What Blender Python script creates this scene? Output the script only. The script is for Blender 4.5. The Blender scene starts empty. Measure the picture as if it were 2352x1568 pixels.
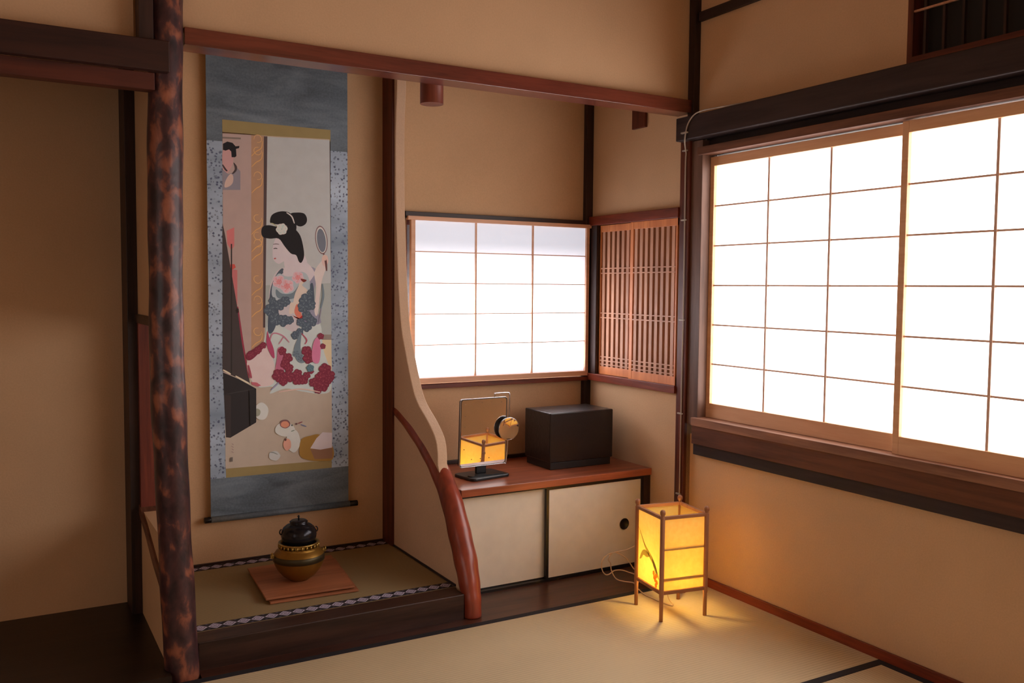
import bpy, bmesh, math, random
from mathutils import Vector, Matrix
random.seed(7)
SC = bpy.context.scene
COL = SC.collection
PI = math.pi

# ------------------------------------------------------------------ camera
F_PX, YAW, PITCH, ROLL = 2067.238, 0.524394, -0.0597874, 0.0083181
CAM = Vector((-2.553766, -2.863203, 1.230139))
fwd = Vector((math.sin(YAW)*math.cos(PITCH), math.cos(YAW)*math.cos(PITCH), math.sin(PITCH)))
rgt0 = Vector((math.cos(YAW), -math.sin(YAW), 0)); up0 = rgt0.cross(fwd)
rgt = math.cos(ROLL)*rgt0 + math.sin(ROLL)*up0
upv = -math.sin(ROLL)*rgt0 + math.cos(ROLL)*up0
cd = bpy.data.cameras.new('camera'); cam = bpy.data.objects.new('camera', cd); COL.objects.link(cam)
cd.sensor_width = 36; cd.lens = F_PX*36/2352; cd.clip_start = 0.05
M = Matrix((rgt, upv, -fwd)).transposed().to_4x4(); M.translation = CAM
cam.matrix_world = M
SC.camera = cam

# ------------------------------------------------------------------ light and exposure
W = bpy.data.worlds.new('world'); SC.world = W; W.use_nodes = True
W.node_tree.nodes['Background'].inputs[0].default_value = (0.85, 0.92, 1.0, 1)
W.node_tree.nodes['Background'].inputs[1].default_value = 1.0
SC.view_settings.view_transform = 'Standard'; SC.view_settings.look = 'None'
SC.view_settings.exposure = -0.07; SC.view_settings.gamma = 1.0
SC.view_settings.use_curve_mapping = False
PAPER_RIGHT = 4.6      # daylight coming through the paper of the big side window
DAY_BACK = 170.0        # daylight reaching the small alcove window from the garden side (W)
PAPER_FILL = 1.1       # fill glow of unseen paper doors added left of the viewer
BULB = 165.0

al = bpy.data.lights.new('garden_daylight', 'AREA'); al.shape = 'RECTANGLE'; al.size = 1.4; al.size_y = .4; al.energy = DAY_BACK; al.color = (1, .97, .97)
ao = bpy.data.objects.new('garden_daylight', al); COL.objects.link(ao); ao.location = (-.5, 1.6, .52); ao.rotation_euler = (math.radians(-112), 0, 0)
# ------------------------------------------------------------------ helpers
def lin(c):
    return tuple((v/12.92 if v <= .04045 else ((v+.055)/1.055)**2.4) for v in (x/255 for x in c))
_m = {}
def newmat(name):
    m = bpy.data.materials.new(name); m.use_nodes = True
    return m, m.node_tree, m.node_tree.nodes['Principled BSDF']
def nd(nt, t, **kw):
    n = nt.nodes.new(t)
    for k, v in kw.items():
        if k in n.inputs: n.inputs[k].default_value = v
        else: setattr(n, k, v)
    return n
def ramp(nt, pts):
    r = nt.nodes.new('ShaderNodeValToRGB'); e = r.color_ramp.elements
    while len(e) < len(pts): e.new(0.5)
    for i, (p, c) in enumerate(pts): e[i].position = p; e[i].color = (*c, 1)
    return r
def plain(name, c, rough=.6, metal=0, spec=.5, gain=1.0, bump=0, bscale=200):
    if name in _m: return _m[name]
    m, nt, b = newmat(name)
    gn = gain if isinstance(gain, tuple) else (gain,)*3; col = tuple(min(1, v*g_) for v, g_ in zip(lin(c), gn))
    tc = nd(nt, 'ShaderNodeTexCoord'); no = nd(nt, 'ShaderNodeTexNoise', Scale=18, Detail=4)
    nt.links.new(tc.outputs['Object'], no.inputs['Vector'])
    r = ramp(nt, [(0.3, tuple(v*.96 for v in col)), (0.7, tuple(min(1, v*1.03) for v in col))])
    nt.links.new(no.outputs['Fac'], r.inputs[0]); nt.links.new(r.outputs[0], b.inputs['Base Color'])
    b.inputs['Roughness'].default_value = rough; b.inputs['Metallic'].default_value = metal
    b.inputs['Specular IOR Level'].default_value = spec
    if bump:
        n2 = nd(nt, 'ShaderNodeTexNoise', Scale=bscale, Detail=3); nt.links.new(tc.outputs['Object'], n2.inputs['Vector'])
        bp = nd(nt, 'ShaderNodeBump', Strength=bump, Distance=.002)
        nt.links.new(n2.outputs['Fac'], bp.inputs['Height']); nt.links.new(bp.outputs[0], b.inputs['Normal'])
    _m[name] = m; return m
def wood(name, dark, light, axis='X', rough=.45, scale=1.0, spec=.4, bump=.15):
    if name in _m: return _m[name]
    m, nt, b = newmat(name); L = nt.links.new
    tc = nd(nt, 'ShaderNodeTexCoord'); mp = nd(nt, 'ShaderNodeMapping')
    s = {'X': (1.2, 16, 16), 'Y': (16, 1.2, 16), 'Z': (16, 16, 1.2)}[axis]
    mp.inputs['Scale'].default_value = tuple(v*scale for v in s)
    L(tc.outputs['Object'], mp.inputs['Vector'])
    n1 = nd(nt, 'ShaderNodeTexNoise', Scale=1.6, Detail=6, Distortion=.6)
    n2 = nd(nt, 'ShaderNodeTexNoise', Scale=9.0, Detail=4)
    L(mp.outputs[0], n1.inputs['Vector']); L(mp.outputs[0], n2.inputs['Vector'])
    mx = nd(nt, 'ShaderNodeMath', operation='MULTIPLY_ADD'); mx.inputs[1].default_value = .35
    L(n2.outputs['Fac'], mx.inputs[0]); L(n1.outputs['Fac'], mx.inputs[2])
    r = ramp(nt, [(0.42, lin(dark)), (0.85, lin(light))])
    L(mx.outputs[0], r.inputs[0]); L(r.outputs[0], b.inputs['Base Color'])
    b.inputs['Roughness'].default_value = rough; b.inputs['Specular IOR Level'].default_value = spec
    bp = nd(nt, 'ShaderNodeBump', Strength=bump, Distance=.002)
    L(mx.outputs[0], bp.inputs['Height']); L(bp.outputs[0], b.inputs['Normal'])
    _m[name] = m; return m
def plaster(name, c, bump=.35):
    if name in _m: return _m[name]
    m, nt, b = newmat(name); L = nt.links.new; col = lin(c)
    tc = nd(nt, 'ShaderNodeTexCoord')
    n1 = nd(nt, 'ShaderNodeTexNoise', Scale=2.2, Detail=5); n2 = nd(nt, 'ShaderNodeTexNoise', Scale=160, Detail=4)
    L(tc.outputs['Object'], n1.inputs['Vector']); L(tc.outputs['Object'], n2.inputs['Vector'])
    a = nd(nt, 'ShaderNodeMath', operation='MULTIPLY_ADD'); a.inputs[1].default_value = .5
    L(n2.outputs['Fac'], a.inputs[0]); L(n1.outputs['Fac'], a.inputs[2])
    r = ramp(nt, [(0.45, tuple(v*.9 for v in col)), (1.0, tuple(min(1, v*1.08) for v in col))])
    L(a.outputs[0], r.inputs[0]); L(r.outputs[0], b.inputs['Base Color'])
    b.inputs['Roughness'].default_value = .95; b.inputs['Specular IOR Level'].default_value = .1
    bp = nd(nt, 'ShaderNodeBump', Strength=bump, Distance=.0015)
    L(n2.outputs['Fac'], bp.inputs['Height']); L(bp.outputs[0], b.inputs['Normal'])
    _m[name] = m; return m
def tatami(name, c, axis='Y', pitch=.0135, amp=.16):
    # rush ribs one pitch apart, counted along the given axis
    if name in _m: return _m[name]
    m, nt, b = newmat(name); L = nt.links.new; col = lin(c)
    tc = nd(nt, 'ShaderNodeTexCoord')
    w = nd(nt, 'ShaderNodeTexWave', wave_type='BANDS', bands_direction=axis, wave_profile='SIN')
    w.inputs['Scale'].default_value = 2*PI/20/pitch; w.inputs['Distortion'].default_value = 0.15
    n = nd(nt, 'ShaderNodeTexNoise', Scale=3, Detail=6)
    mp = nd(nt, 'ShaderNodeMapping'); mp.inputs['Scale'].default_value = (300, 60, 1) if axis == 'X' else (60, 300, 1)
    n3 = nd(nt, 'ShaderNodeTexNoise', Scale=1, Detail=3)
    L(tc.outputs['Object'], w.inputs['Vector']); L(tc.outputs['Object'], n.inputs['Vector'])
    L(tc.outputs['Object'], mp.inputs['Vector']); L(mp.outputs[0], n3.inputs['Vector'])
    a = nd(nt, 'ShaderNodeMath', operation='MULTIPLY_ADD'); a.inputs[1].default_value = .5
    L(w.outputs['Fac'], a.inputs[0]); L(n.outputs['Fac'], a.inputs[2])
    a2 = nd(nt, 'ShaderNodeMath', operation='MULTIPLY_ADD'); a2.inputs[1].default_value = .4
    L(n3.outputs['Fac'], a2.inputs[0]); L(a.outputs[0], a2.inputs[2])
    r = ramp(nt, [(0.45, tuple(v*(1-amp) for v in col)), (1.25, tuple(min(1, v*1.1) for v in col))])
    L(a2.outputs[0], r.inputs[0]); L(r.outputs[0], b.inputs['Base Color'])
    b.inputs['Roughness'].default_value = .7; b.inputs['Specular IOR Level'].default_value = .25
    bp = nd(nt, 'ShaderNodeBump', Strength=.5, Distance=.002)
    L(a.outputs[0], bp.inputs['Height']); L(bp.outputs[0], b.inputs['Normal'])
    _m[name] = m; return m
def paper_glow(name, c, strength):
    # window paper lit through by the day outside
    m, nt, b = newmat(name); L = nt.links.new
    tc = nd(nt, 'ShaderNodeTexCoord'); n = nd(nt, 'ShaderNodeTexNoise', Scale=40, Detail=5)
    L(tc.outputs['Object'], n.inputs['Vector'])
    r = ramp(nt, [(0.3, tuple(v*.97 for v in c)), (0.7, c)])
    L(n.outputs['Fac'], r.inputs[0]); L(r.outputs[0], b.inputs['Emission Color'])
    b.inputs['Emission Strength'].default_value = strength
    b.inputs['Base Color'].default_value = (.8, .8, .78, 1); b.inputs['Roughness'].default_value = .9
    return m

class MB:
    """collects boxes, tubes, lathes and polygons; build() links them as one mesh object"""
    def __init__(s): s.v = []; s.f = []; s.mi = []; s.sm = []
    def add(s, vs, fs, mi=0, smooth=False):
        o = len(s.v); s.v += [Vector(p) for p in vs]
        for f in fs: s.f.append([o+i for i in f]); s.mi.append(mi); s.sm.append(smooth)
        return s
    def box(s, x0, x1, y0, y1, z0, z1, mi=0):
        x0, x1 = sorted((x0, x1)); y0, y1 = sorted((y0, y1)); z0, z1 = sorted((z0, z1))
        return s.add([(x0,y0,z0),(x1,y0,z0),(x1,y1,z0),(x0,y1,z0),(x0,y0,z1),(x1,y0,z1),(x1,y1,z1),(x0,y1,z1)],
              [(0,3,2,1),(4,5,6,7),(0,1,5,4),(1,2,6,5),(2,3,7,6),(3,0,4,7)], mi)
    def tube(s, pts, r, n=12, mi=0, cap=True, squash=None):
        pts = [Vector(p) for p in pts]; rr = r if isinstance(r, (list, tuple)) else [r]*len(pts)
        vs = []; ref = None
        for i, p in enumerate(pts):
            t = (pts[min(i+1, len(pts)-1)] - pts[max(i-1, 0)]).normalized()
            if ref is None:
                ref = t.cross(Vector((0, 0, 1)) if abs(t.z) < .9 else Vector((1, 0, 0))).normalized()
            ref = (ref - t*ref.dot(t)).normalized(); b = t.cross(ref)
            for k in range(n):
                a = 2*PI*k/n; vs.append(p + ref*math.cos(a)*rr[i] + b*math.sin(a)*rr[i])
        fs = []
        for i in range(len(pts)-1):
            for k in range(n):
                fs.append((i*n+k, i*n+(k+1) % n, (i+1)*n+(k+1) % n, (i+1)*n+k))
        s.add(vs, fs, mi, True)
        if cap:
            o = len(s.v)-len(vs)
            s.f.append([o+k for k in range(n)][::-1]); s.mi.append(mi); s.sm.append(False)
            s.f.append([o+(len(pts)-1)*n+k for k in range(n)]); s.mi.append(mi); s.sm.append(False)
        return s
    def lathe(s, prof, c=(0, 0, 0), n=48, mi=0, smooth=True):
        c = Vector(c); vs = []; fs = []
        for r, z in prof:
            for k in range(n):
                a = 2*PI*k/n; vs.append(c+Vector((r*math.cos(a), r*math.sin(a), z)))
        for i in range(len(prof)-1):
            for k in range(n): fs.append((i*n+k, i*n+(k+1) % n, (i+1)*n+(k+1) % n, (i+1)*n+k))
        return s.add(vs, fs, mi, smooth)
    def prism(s, poly, axis, a0, a1, mi=0):
        """extrude a 2-D outline along an axis; poly holds the two other coordinates in order"""
        def P(u, v, a): return {'x': (a, u, v), 'y': (u, a, v), 'z': (u, v, a)}[axis]
        n = len(poly); vs = [P(u, v, a0) for u, v in poly] + [P(u, v, a1) for u, v in poly]
        fs = [tuple(range(n)), tuple(range(2*n-1, n-1, -1))] + [(i, i+n, (i+1) % n+n, (i+1) % n) for i in range(n)]
        return s.add(vs, fs, mi)
    def build(s, name, mats, parent=None, local=False, bevel=0, origin=None, shade=None):
        if not isinstance(mats, (list, tuple)): mats = [mats]
        if local or not s.v: o = Vector((0, 0, 0))
        elif parent is not None:
            o = parent['_o'] if '_o' in parent else parent.location; o = Vector(o)
        elif origin: o = Vector(origin)
        else:
            lo = [min(v[i] for v in s.v) for i in range(3)]; hi = [max(v[i] for v in s.v) for i in range(3)]
            o = Vector(((lo[0]+hi[0])/2, (lo[1]+hi[1])/2, lo[2]))
        me = bpy.data.meshes.new(name)
        me.from_pydata([tuple(v-o) for v in s.v], [], s.f)
        for m in mats: me.materials.append(m)
        for p, mi, sm in zip(me.polygons, s.mi, s.sm): p.material_index = mi; p.use_smooth = sm
        bm = bmesh.new(); bm.from_mesh(me); bmesh.ops.recalc_face_normals(bm, faces=bm.faces); bm.to_mesh(me); bm.free()
        me.update()
        ob = bpy.data.objects.new(name, me); COL.objects.link(ob)
        if parent is not None: ob.parent = parent
        if not local and parent is None: ob.location = o
        if not local and parent is not None:
            ob.location = (0, 0, 0)
        ob_o = o
        _org[ob.name] = ob_o
        if bevel:
            b = ob.modifiers.new('bevel', 'BEVEL'); b.width = bevel; b.segments = 2; b.limit_method = 'ANGLE'; b.angle_limit = math.radians(40)
        return ob
_org = {}
def child(mb, name, mats, parent, bevel=0):
    """a part in world coordinates under a parent that has only a location (or sits at another part's origin)"""
    p = parent; o = Vector((0, 0, 0))
    while p is not None: o += Vector(p.location); p = p.parent
    for i in range(len(mb.v)): mb.v[i] = mb.v[i]-o
    return mb.build(name, mats, parent, local=True, bevel=bevel)
def thing(name, label, cat, loc, rz=0, group=None):
    o = bpy.data.objects.new(name, None); COL.objects.link(o); o.location = loc; o.rotation_euler = (0, 0, rz)
    o.empty_display_size = .05
    return tag(o, label, cat, group)
def tag(o, label, cat, group=None):
    o['label'] = label; o['category'] = cat
    if group: o['group'] = group
    return o
def struct(o): o['kind'] = 'structure'; return o
def B(*a): return MB().box(*a)
def smooth_poly(pts, k=5, closed=True):
    n = len(pts); out = []
    for i in range(n if closed else n-1):
        p = [Vector((*(pts[(i+j) % n] if closed else pts[max(0, min(n-1, i+j))]), 0)) for j in (-1, 0, 1, 2)]
        for q in range(k):
            t = q/k
            v = .5*((2*p[1]) + (p[2]-p[0])*t + (2*p[0]-5*p[1]+4*p[2]-p[3])*t*t + (3*p[1]-p[0]-3*p[2]+p[3])*t**3)
            out.append((v.x, v.y))
    if not closed: out.append(tuple(pts[-1]))
    return out
def spline3(pts, k=6):
    out = []; n = len(pts); P3 = [Vector(p) for p in pts]
    for i in range(n-1):
        p = [P3[max(0, min(n-1, i+j))] for j in (-1, 0, 1, 2)]
        for q in range(k):
            t = q/k
            out.append(.5*((2*p[1]) + (p[2]-p[0])*t + (2*p[0]-5*p[1]+4*p[2]-p[3])*t*t + (3*p[1]-p[0]-3*p[2]+p[3])*t**3))
    out.append(P3[-1]); return out

# ------------------------------------------------------------------ materials
PL = plaster('plaster_ochre', (213, 178, 141))
PL2 = plaster('plaster_ochre_edge', (220, 190, 162), bump=.8)
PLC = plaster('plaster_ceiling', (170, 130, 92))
W_RED = wood('wood_red_brown_x', (62, 24, 14), (128, 58, 34), 'X', .4)
W_REDY = wood('wood_red_brown_y', (84, 30, 18), (140, 62, 38), 'Y', .4)
W_REDZ = wood('wood_red_brown_z', (58, 24, 16), (108, 50, 32), 'Z', .45)
W_LINT = wood('wood_lintel', (76, 34, 26), (122, 58, 42), 'X', .25, spec=.9)
W_DARKX = wood('wood_dark_x', (30, 18, 14), (66, 42, 34), 'X', .4)
W_DARKY = wood('wood_dark_y', (30, 22, 24), (58, 44, 44), 'Y', .5)
W_DARKZ = wood('wood_dark_z', (30, 20, 18), (64, 42, 36), 'Z', .5)
W_SILL = wood('wood_sill_brown', (72, 44, 34), (128, 84, 62), 'Y', .5)
W_SILLB = wood('wood_sill_knotty', (70, 38, 26), (116, 70, 46), 'Y', .5, scale=.8)
W_JAMB = wood('wood_jamb', (82, 58, 48), (126, 94, 78), 'Z', .5)
W_PINE = wood('wood_pine', (228, 172, 128), (242, 196, 152), 'Y', .5, bump=.05)
W_PINEX = wood('wood_pine_x', (222, 170, 138), (238, 192, 160), 'X', .5, bump=.05)
W_LAT = wood('wood_lattice_orange', (196, 112, 62), (232, 150, 92), 'Z', .4, bump=.05)
W_SLAT = wood('wood_lattice_bars', (166, 116, 88), (212, 158, 124), 'Z', .5, bump=.05)
W_SHELF = wood('wood_shelf', (120, 62, 42), (178, 102, 70), 'X', .28, scale=.8)
W_FLOOR = wood('wood_floor_board', (42, 24, 18), (84, 50, 38), 'X', .3)
W_LAMP = wood('wood_lamp', (140, 90, 60), (176, 122, 86), 'Z', .5, bump=.05)
BLACK = plain('black_lacquer', (18, 16, 18), .35)
CLOTH_BLK = plain('black_cloth_border', (26, 24, 30), .8, bump=.4, bscale=600)
PAP_R = paper_glow('window_paper_side', (1.0, .93, .91), PAPER_RIGHT)
PAP_B, nt_, b_ = newmat('window_paper_alcove')
nt_.nodes.remove(b_)
tr_ = nd(nt_, 'ShaderNodeBsdfTranslucent'); tr_.inputs[0].default_value = (.90, .88, .90, 1)
di_ = nd(nt_, 'ShaderNodeBsdfDiffuse'); di_.inputs[0].default_value = (.8, .78, .76, 1)
em_ = nd(nt_, 'ShaderNodeEmission'); em_.inputs[0].default_value = (.82, .88, 1, 1); em_.inputs[1].default_value = .36
mx_ = nd(nt_, 'ShaderNodeMixShader', Fac=.7); ad_ = nd(nt_, 'ShaderNodeAddShader')
no_ = nd(nt_, 'ShaderNodeTexNoise', Scale=40, Detail=5); rp_ = ramp(nt_, [(.3, (.88, .86, .88)), (.7, (.92, .90, .92))])
nt_.links.new(no_.outputs['Fac'], rp_.inputs[0]); nt_.links.new(rp_.outputs[0], tr_.inputs[0])
nt_.links.new(di_.outputs[0], mx_.inputs[1]); nt_.links.new(tr_.outputs[0], mx_.inputs[2])
nt_.links.new(mx_.outputs[0], ad_.inputs[0]); nt_.links.new(em_.outputs[0], ad_.inputs[1])
nt_.links.new(ad_.outputs[0], nt_.nodes['Material Output'].inputs[0])
CLEAR, nt_, b_ = newmat('clear_pane'); nt_.nodes.remove(b_)
gl_ = nd(nt_, 'ShaderNodeBsdfGlossy'); gl_.inputs['Roughness'].default_value = .05; tp_ = nd(nt_, 'ShaderNodeBsdfTransparent'); mx_ = nd(nt_, 'ShaderNodeMixShader', Fac=.06)
nt_.links.new(tp_.outputs[0], mx_.inputs[1]); nt_.links.new(gl_.outputs[0], mx_.inputs[2]); nt_.links.new(mx_.outputs[0], nt_.nodes['Material Output'].inputs[0])
PAP_S = paper_glow('fill_paper_left', (1.0, .95, .90), PAPER_FILL)
TAT_X = tatami('rush_mat', (198, 180, 144), 'Y')
TAT_Y = tatami('rush_mat_turned', (196, 177, 140), 'X')
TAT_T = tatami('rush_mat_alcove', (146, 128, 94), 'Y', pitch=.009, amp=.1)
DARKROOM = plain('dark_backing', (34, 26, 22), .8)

# ------------------------------------------------------------------ setting: shell
FL = -4.2; RY = -3.9; CZ = 2.72
struct(B(FL, .06, RY, .0, -.10, -.055).build('floor', W_DARKX))
struct(B(FL, .08, RY, .12, CZ, CZ+.05).build('ceiling', PLC))
struct(B(FL, .08, RY-.08, RY, -.1, CZ).build('wall_rear', PL))
# unseen left wall; its two glowing paper doors are added as fill light
w = (MB().box(FL-.08, FL, RY, -3.3, -.1, CZ).box(FL-.08, FL, -1.1, .9, -.1, CZ).box(FL-.08, FL, -3.3, -1.1, 1.85, CZ)
     .box(FL-.08, FL, -3.3, -1.1, -.1, 0))
struct(w.build('wall_left', PL))
for i in range(2):
    y0 = -3.3+1.1*i; xa, xb = FL-.05, FL-.02
    d = struct(MB().box(xa, xb, y0, y0+.03, 0, 1.85).box(xa, xb, y0+1.07, y0+1.1, 0, 1.85)
        .box(xa, xb, y0+.03, y0+1.07, 0, .45).box(xa, xb, y0+.03, y0+1.07, 1.8, 1.85).build('door_%d' % (i+1), W_PINE))
    child(B(xa+.008, xa+.010, y0+.03, y0+1.07, .45, 1.8), 'paper', PAP_S, d)
    g = MB()
    for k in range(1, 4): g.box(xa+.010, xa+.020, y0+.03+1.04*k/4-.004, y0+.03+1.04*k/4+.004, .45, 1.8)
    for k in range(1, 6): g.box(xa+.010, xa+.019, y0+.03, y0+1.07, .45+1.35*k/6-.004, .45+1.35*k/6+.004)
    child(g, 'grid', W_PINE, d)
# right wall: below, above and beside the big window, with a hole for the transom grille
RW0, RW1 = -3.80, -.02
w = (MB().box(0, .1, RY, .035, -.1, .62).box(0, .1, RY, RW0, .62, CZ).box(0, .1, RY, -1.93, 1.85, CZ).box(0, .1, -1.93, -.955, 2.60, CZ)
     .box(0, .1, -1.93, .035, 1.85, 1.945).box(0, .1, -.955, .035, 1.945, CZ))
struct(w.build('wall_right', PL))
# upper wall over the alcoves, flush with the lintel
struct(MB().box(-2.09, .0, .06, .11, 2.008, CZ).build('wall_back', PL))
struct(MB().box(FL, -2.17, .06, .11, 1.90, CZ).build('wall_back_left', PL))
# display alcove
struct(B(-2.10, -1.045, .877, .93, -.1, 2.35).build('wall_display_alcove', PL))
struct(B(-2.10, .0, .11, .93, 2.35, 2.40).build('ceiling_alcove', PLC))
# wall between display alcove and left bay, with a low opening
w = (MB().box(-2.10, -2.05, .09, .93, -.1, .42).box(-2.10, -2.05, .09, .93, 1.10, 2.35)
     .box(-2.10, -2.05, .60, .93, .42, 1.10).box(-2.10, -2.05, .09, .12, .42, 1.10))
struct(w.build('wall_bay_side', PL))
# left bay
struct(B(FL, -2.10, .75, .80, -.1, 2.30).build('wall_bay_back', PL))
struct(B(FL, -2.10, .11, .80, 2.30, 2.35).build('ceiling_bay', PLC))
struct(B(FL, -2.10, -.01, .75, -.1, .032).build('floor_bay', wood('wood_bay_floor', (18, 12, 10), (40, 26, 20), 'X', .35)))
# side alcove
w = (MB().box(-1.0, .1, .774, .83, -.1, .80).box(-1.0, .1, .774, .83, 1.53, 2.35)
     .box(-1.0, -.985, .774, .83, .80, 1.53).box(-.06, .1, .774, .83, .80, 1.53))
struct(w.build('wall_side_alcove', PL))
w = (MB().box(-.02, .08, .035, .774, -.1, .80).box(-.02, .08, .035, .774, 1.545, 2.35)
     .box(-.02, .08, .035, .10, .80, 1.545).box(-.02, .08, .735, .774, .80, 1.545))
struct(w.build('wall_alcove_right', PL))
struct(B(-2.10, .0, .0, .93, -.10, -.03).build('floor_alcove', W_DARKX))
# curved half wall between the two alcoves
edge = smooth_poly([(.735, 2.35), (.737, 2.09), (.752, 1.9), (.750, 1.6), (.731, 1.34), (.716, 1.20), (.690, 1.06), (.645, .955),
        (.604, .872), (.555, .79), (.504, .742), (.410, .685), (.347, .632), (.326, .58), (.323, .53)], 4, closed=False)
poly = edge + [(.25, .40), (.18, .29), (.12, .19), (.085, .10), (.07, -.03), (.877, -.03), (.877, 2.35)]
struct(MB().prism(poly, 'x', -1.045, -1.002).build('wall_curved_partition', PL2, bevel=.004))

# ------------------------------------------------------------------ setting: timbers
def trim(n, mb, mat, bevel=.0015): return struct(mb.build('trim_%d' % n, mat, bevel=bevel))
trim(1, B(-2.03, -.005, .035, .130, 1.957, 2.009), W_LINT)                      # lintel over both alcoves
trim(2, B(FL, -2.085, -.035, .0, 1.853, 1.942), wood('wood_bay_beam', (34, 18, 16), (62, 34, 27), 'X', .5), .003)                 # beam over the left bay
trim(3, B(FL, -2.122, .0, .05, 1.803, 1.853), wood('wood_bay_beam_under', (62, 28, 20), (96, 46, 32), 'X', .5), .002)
trim(4, B(-2.165, -2.125, -.01, .058, 1.945, CZ), W_DARKZ)                      # upper post left of the log
trim(5, B(-.035, .03, .035, .092, -.05, 1.90), W_REDZ, .003)                    # corner post
trim(6, B(-.030, .02, .02, .058, 1.94, CZ), W_DARKZ)                            # corner post, upper part
trim(7, B(-.066, .0, RY, .088, 1.842, 1.938), W_DARKY, .004)                    # big rail above the window
trim(8, B(-.018, .0, RY, .015, 2.325, 2.362), W_DARKY)                          # picture rail high on the wall
trim(9, MB().box(-.035, .03, RW0, -.012, 1.778, 1.810), W_SILL)
trim(28, MB().box(.015, .05, RW0, -.012, 1.78, 1.85), W_DARKY)        # upper track
trim(10, MB().box(-.042, .09, RY, -.012, .664, .697), wood('wood_sill_lip', (110, 74, 58), (166, 120, 94), 'Y', .5))                    # lower track
trim(11, B(-.034, .0, RY, -.010, .587, .664), W_SILLB)
trim(12, B(-.022, .0, RY, -.008, .540, .587), W_DARKY)
trim(13, MB().box(-.022, .06, -.030, .035, .664, 1.84), W_JAMB)                  # window jamb
trim(14, B(-.058, -.02, .745, .774, .432, 2.35), W_DARKZ)                       # post in the far corner
trim(15, B(-1.0, -.045, .748, .774, 1.528, 1.556), W_DARKX)                     # over the alcove window
trim(16, B(-.99, -.045, .735, .774, .782, .800), W_RED)                         # under it
trim(17, B(-.042, -.02, .092, .745, 1.531, 1.574), W_REDY)                      # over the lattice window
trim(18, B(-.045, -.02, .092, .745, .785, .818), W_REDY)                        # under it
trim(19, MB().box(-1.055, -1.0, .765, .877, .092, 2.35), W_REDZ)                # post behind the scroll wall corner
trim(20, B(-2.135, -2.088, .60, .75, .03, 2.30), W_DARKZ)                       # far corner post of the left bay
trim(21, B(-2.112, -2.046, .12, .60, 1.095, 1.125), W_DARKX)                     # head of the low opening
trim(22, B(-2.104, -2.046, .575, .60, .42, 1.10), wood('wood_opening_jamb', (84, 34, 24), (128, 58, 40), 'Z', .5))
trim(23, MB().prism([(.15, .30), (.30, .35), (.45, .40), (.60, .435), (.60, .40), (.45, .355), (.30, .30), (.15, .26)], 'x', -2.108, -2.046), W_SILL)
trim(24, MB().box(-1.050, -1.045, .155, .765, .092, .101), W_DARKY)
trim(25, B(-.99, -.058, .757, .774, .432, .448), W_DARKX)                       # skirting on the shelf
struct(B(-.012, .0, RY, .035, -.05, .034).build('baseboard_right', W_REDY, bevel=.002))
struct(B(-2.05, -1.05, .868, .877, .092, .100).build('baseboard_display_alcove', W_DARKX))
# front step of the display alcove and boards
tag(B(-2.008, -1.0565, .062, .155, -.03, .092).build('alcove_step', W_DARKX, bevel=.003),
    'dark polished timber step along the front edge of the raised display alcove', 'step')
tag(B(-2.008, -.036, .0, .27, -.03, .0).build('floor_board', W_FLOOR, bevel=.0015),
    'dark brown floor board in front of the low sliding door cabinet', 'floor board')

# ------------------------------------------------------------------ posts
def bark(name):
    m, nt, b = newmat(name); L = nt.links.new
    tc = nd(nt, 'ShaderNodeTexCoord'); mp = nd(nt, 'ShaderNodeMapping'); mp.inputs['Scale'].default_value = (1, 1, .55)
    n = nd(nt, 'ShaderNodeTexNoise', Scale=27, Detail=8, Distortion=.3); n2 = nd(nt, 'ShaderNodeTexNoise', Scale=4, Detail=3)
    L(tc.outputs['Object'], mp.inputs['Vector']); L(mp.outputs[0], n.inputs['Vector']); L(mp.outputs[0], n2.inputs['Vector'])
    a = nd(nt, 'ShaderNodeMath', operation='MULTIPLY_ADD'); a.inputs[1].default_value = .45
    L(n2.outputs['Fac'], a.inputs[0]); L(n.outputs['Fac'], a.inputs[2])
    r = ramp(nt, [(0.56, lin((40, 26, 32))), (0.76, lin((78, 48, 50))), (0.84, lin((132, 78, 60))), (0.95, lin((160, 98, 74)))])
    L(a.outputs[0], r.inputs[0]); L(r.outputs[0], b.inputs['Base Color'])
    b.inputs['Roughness'].default_value = .38
    bp = nd(nt, 'ShaderNodeBump', Strength=.5, Distance=.004)
    L(a.outputs[0], bp.inputs['Height']); L(bp.outputs[0], b.inputs['Normal'])
    return m
BARK = bark('bark_polished')
pts = []; rs = []
for i in range(60):
    z = -.03+2.75*i/59
    pts.append((-2.080-.012*math.sin(z*1.3+.4) + (.026*(1-z) if z < 1 else 0), .052+.003*math.sin(z*5), z))
    rs.append(.0505+.0012*math.sin(z*9)+.0012*math.sin(z*23+1))
lg = MB().tube(pts, rs, 28)
tag(lg.build('log_post', BARK), 'tall round log post with mottled dark polished bark left of the scroll', 'post')
# curved red log along the half wall
RLOG = wood('red_log', (92, 34, 25), (160, 72, 50), 'Z', .3, scale=.35, spec=.6)
c = [(-1.02, .84, .685, .026), (-1.02, .76, .688, .030), (-1.02, .60, .632, .034), (-1.02, .465, .567, .036), (-1.02, .345, .490, .039),
     (-1.02, .245, .395, .042), (-1.02, .178, .290, .0445), (-1.02, .122, .190, .0445), (-1.02, .088, .105, .039), (-1.02, .070, .05, .034), (-1.02, .066, .0, .033)]
sp = spline3([(a, b, z) for a, b, z, r in c], 6)
rad = []
for i in range(len(c)-1):
    for q in range(6): rad.append(c[i][3]+(c[i+1][3]-c[i][3])*q/6)
rad.append(c[-1][3])
rad = [r*(1+.02*math.sin(i*1.1)) for i, r in enumerate(rad)]
tag(MB().tube(sp, rad, 28).build('curved_log', RLOG, bevel=0), 'curved polished red log sweeping down the edge of the half wall to the step', 'post')
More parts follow.
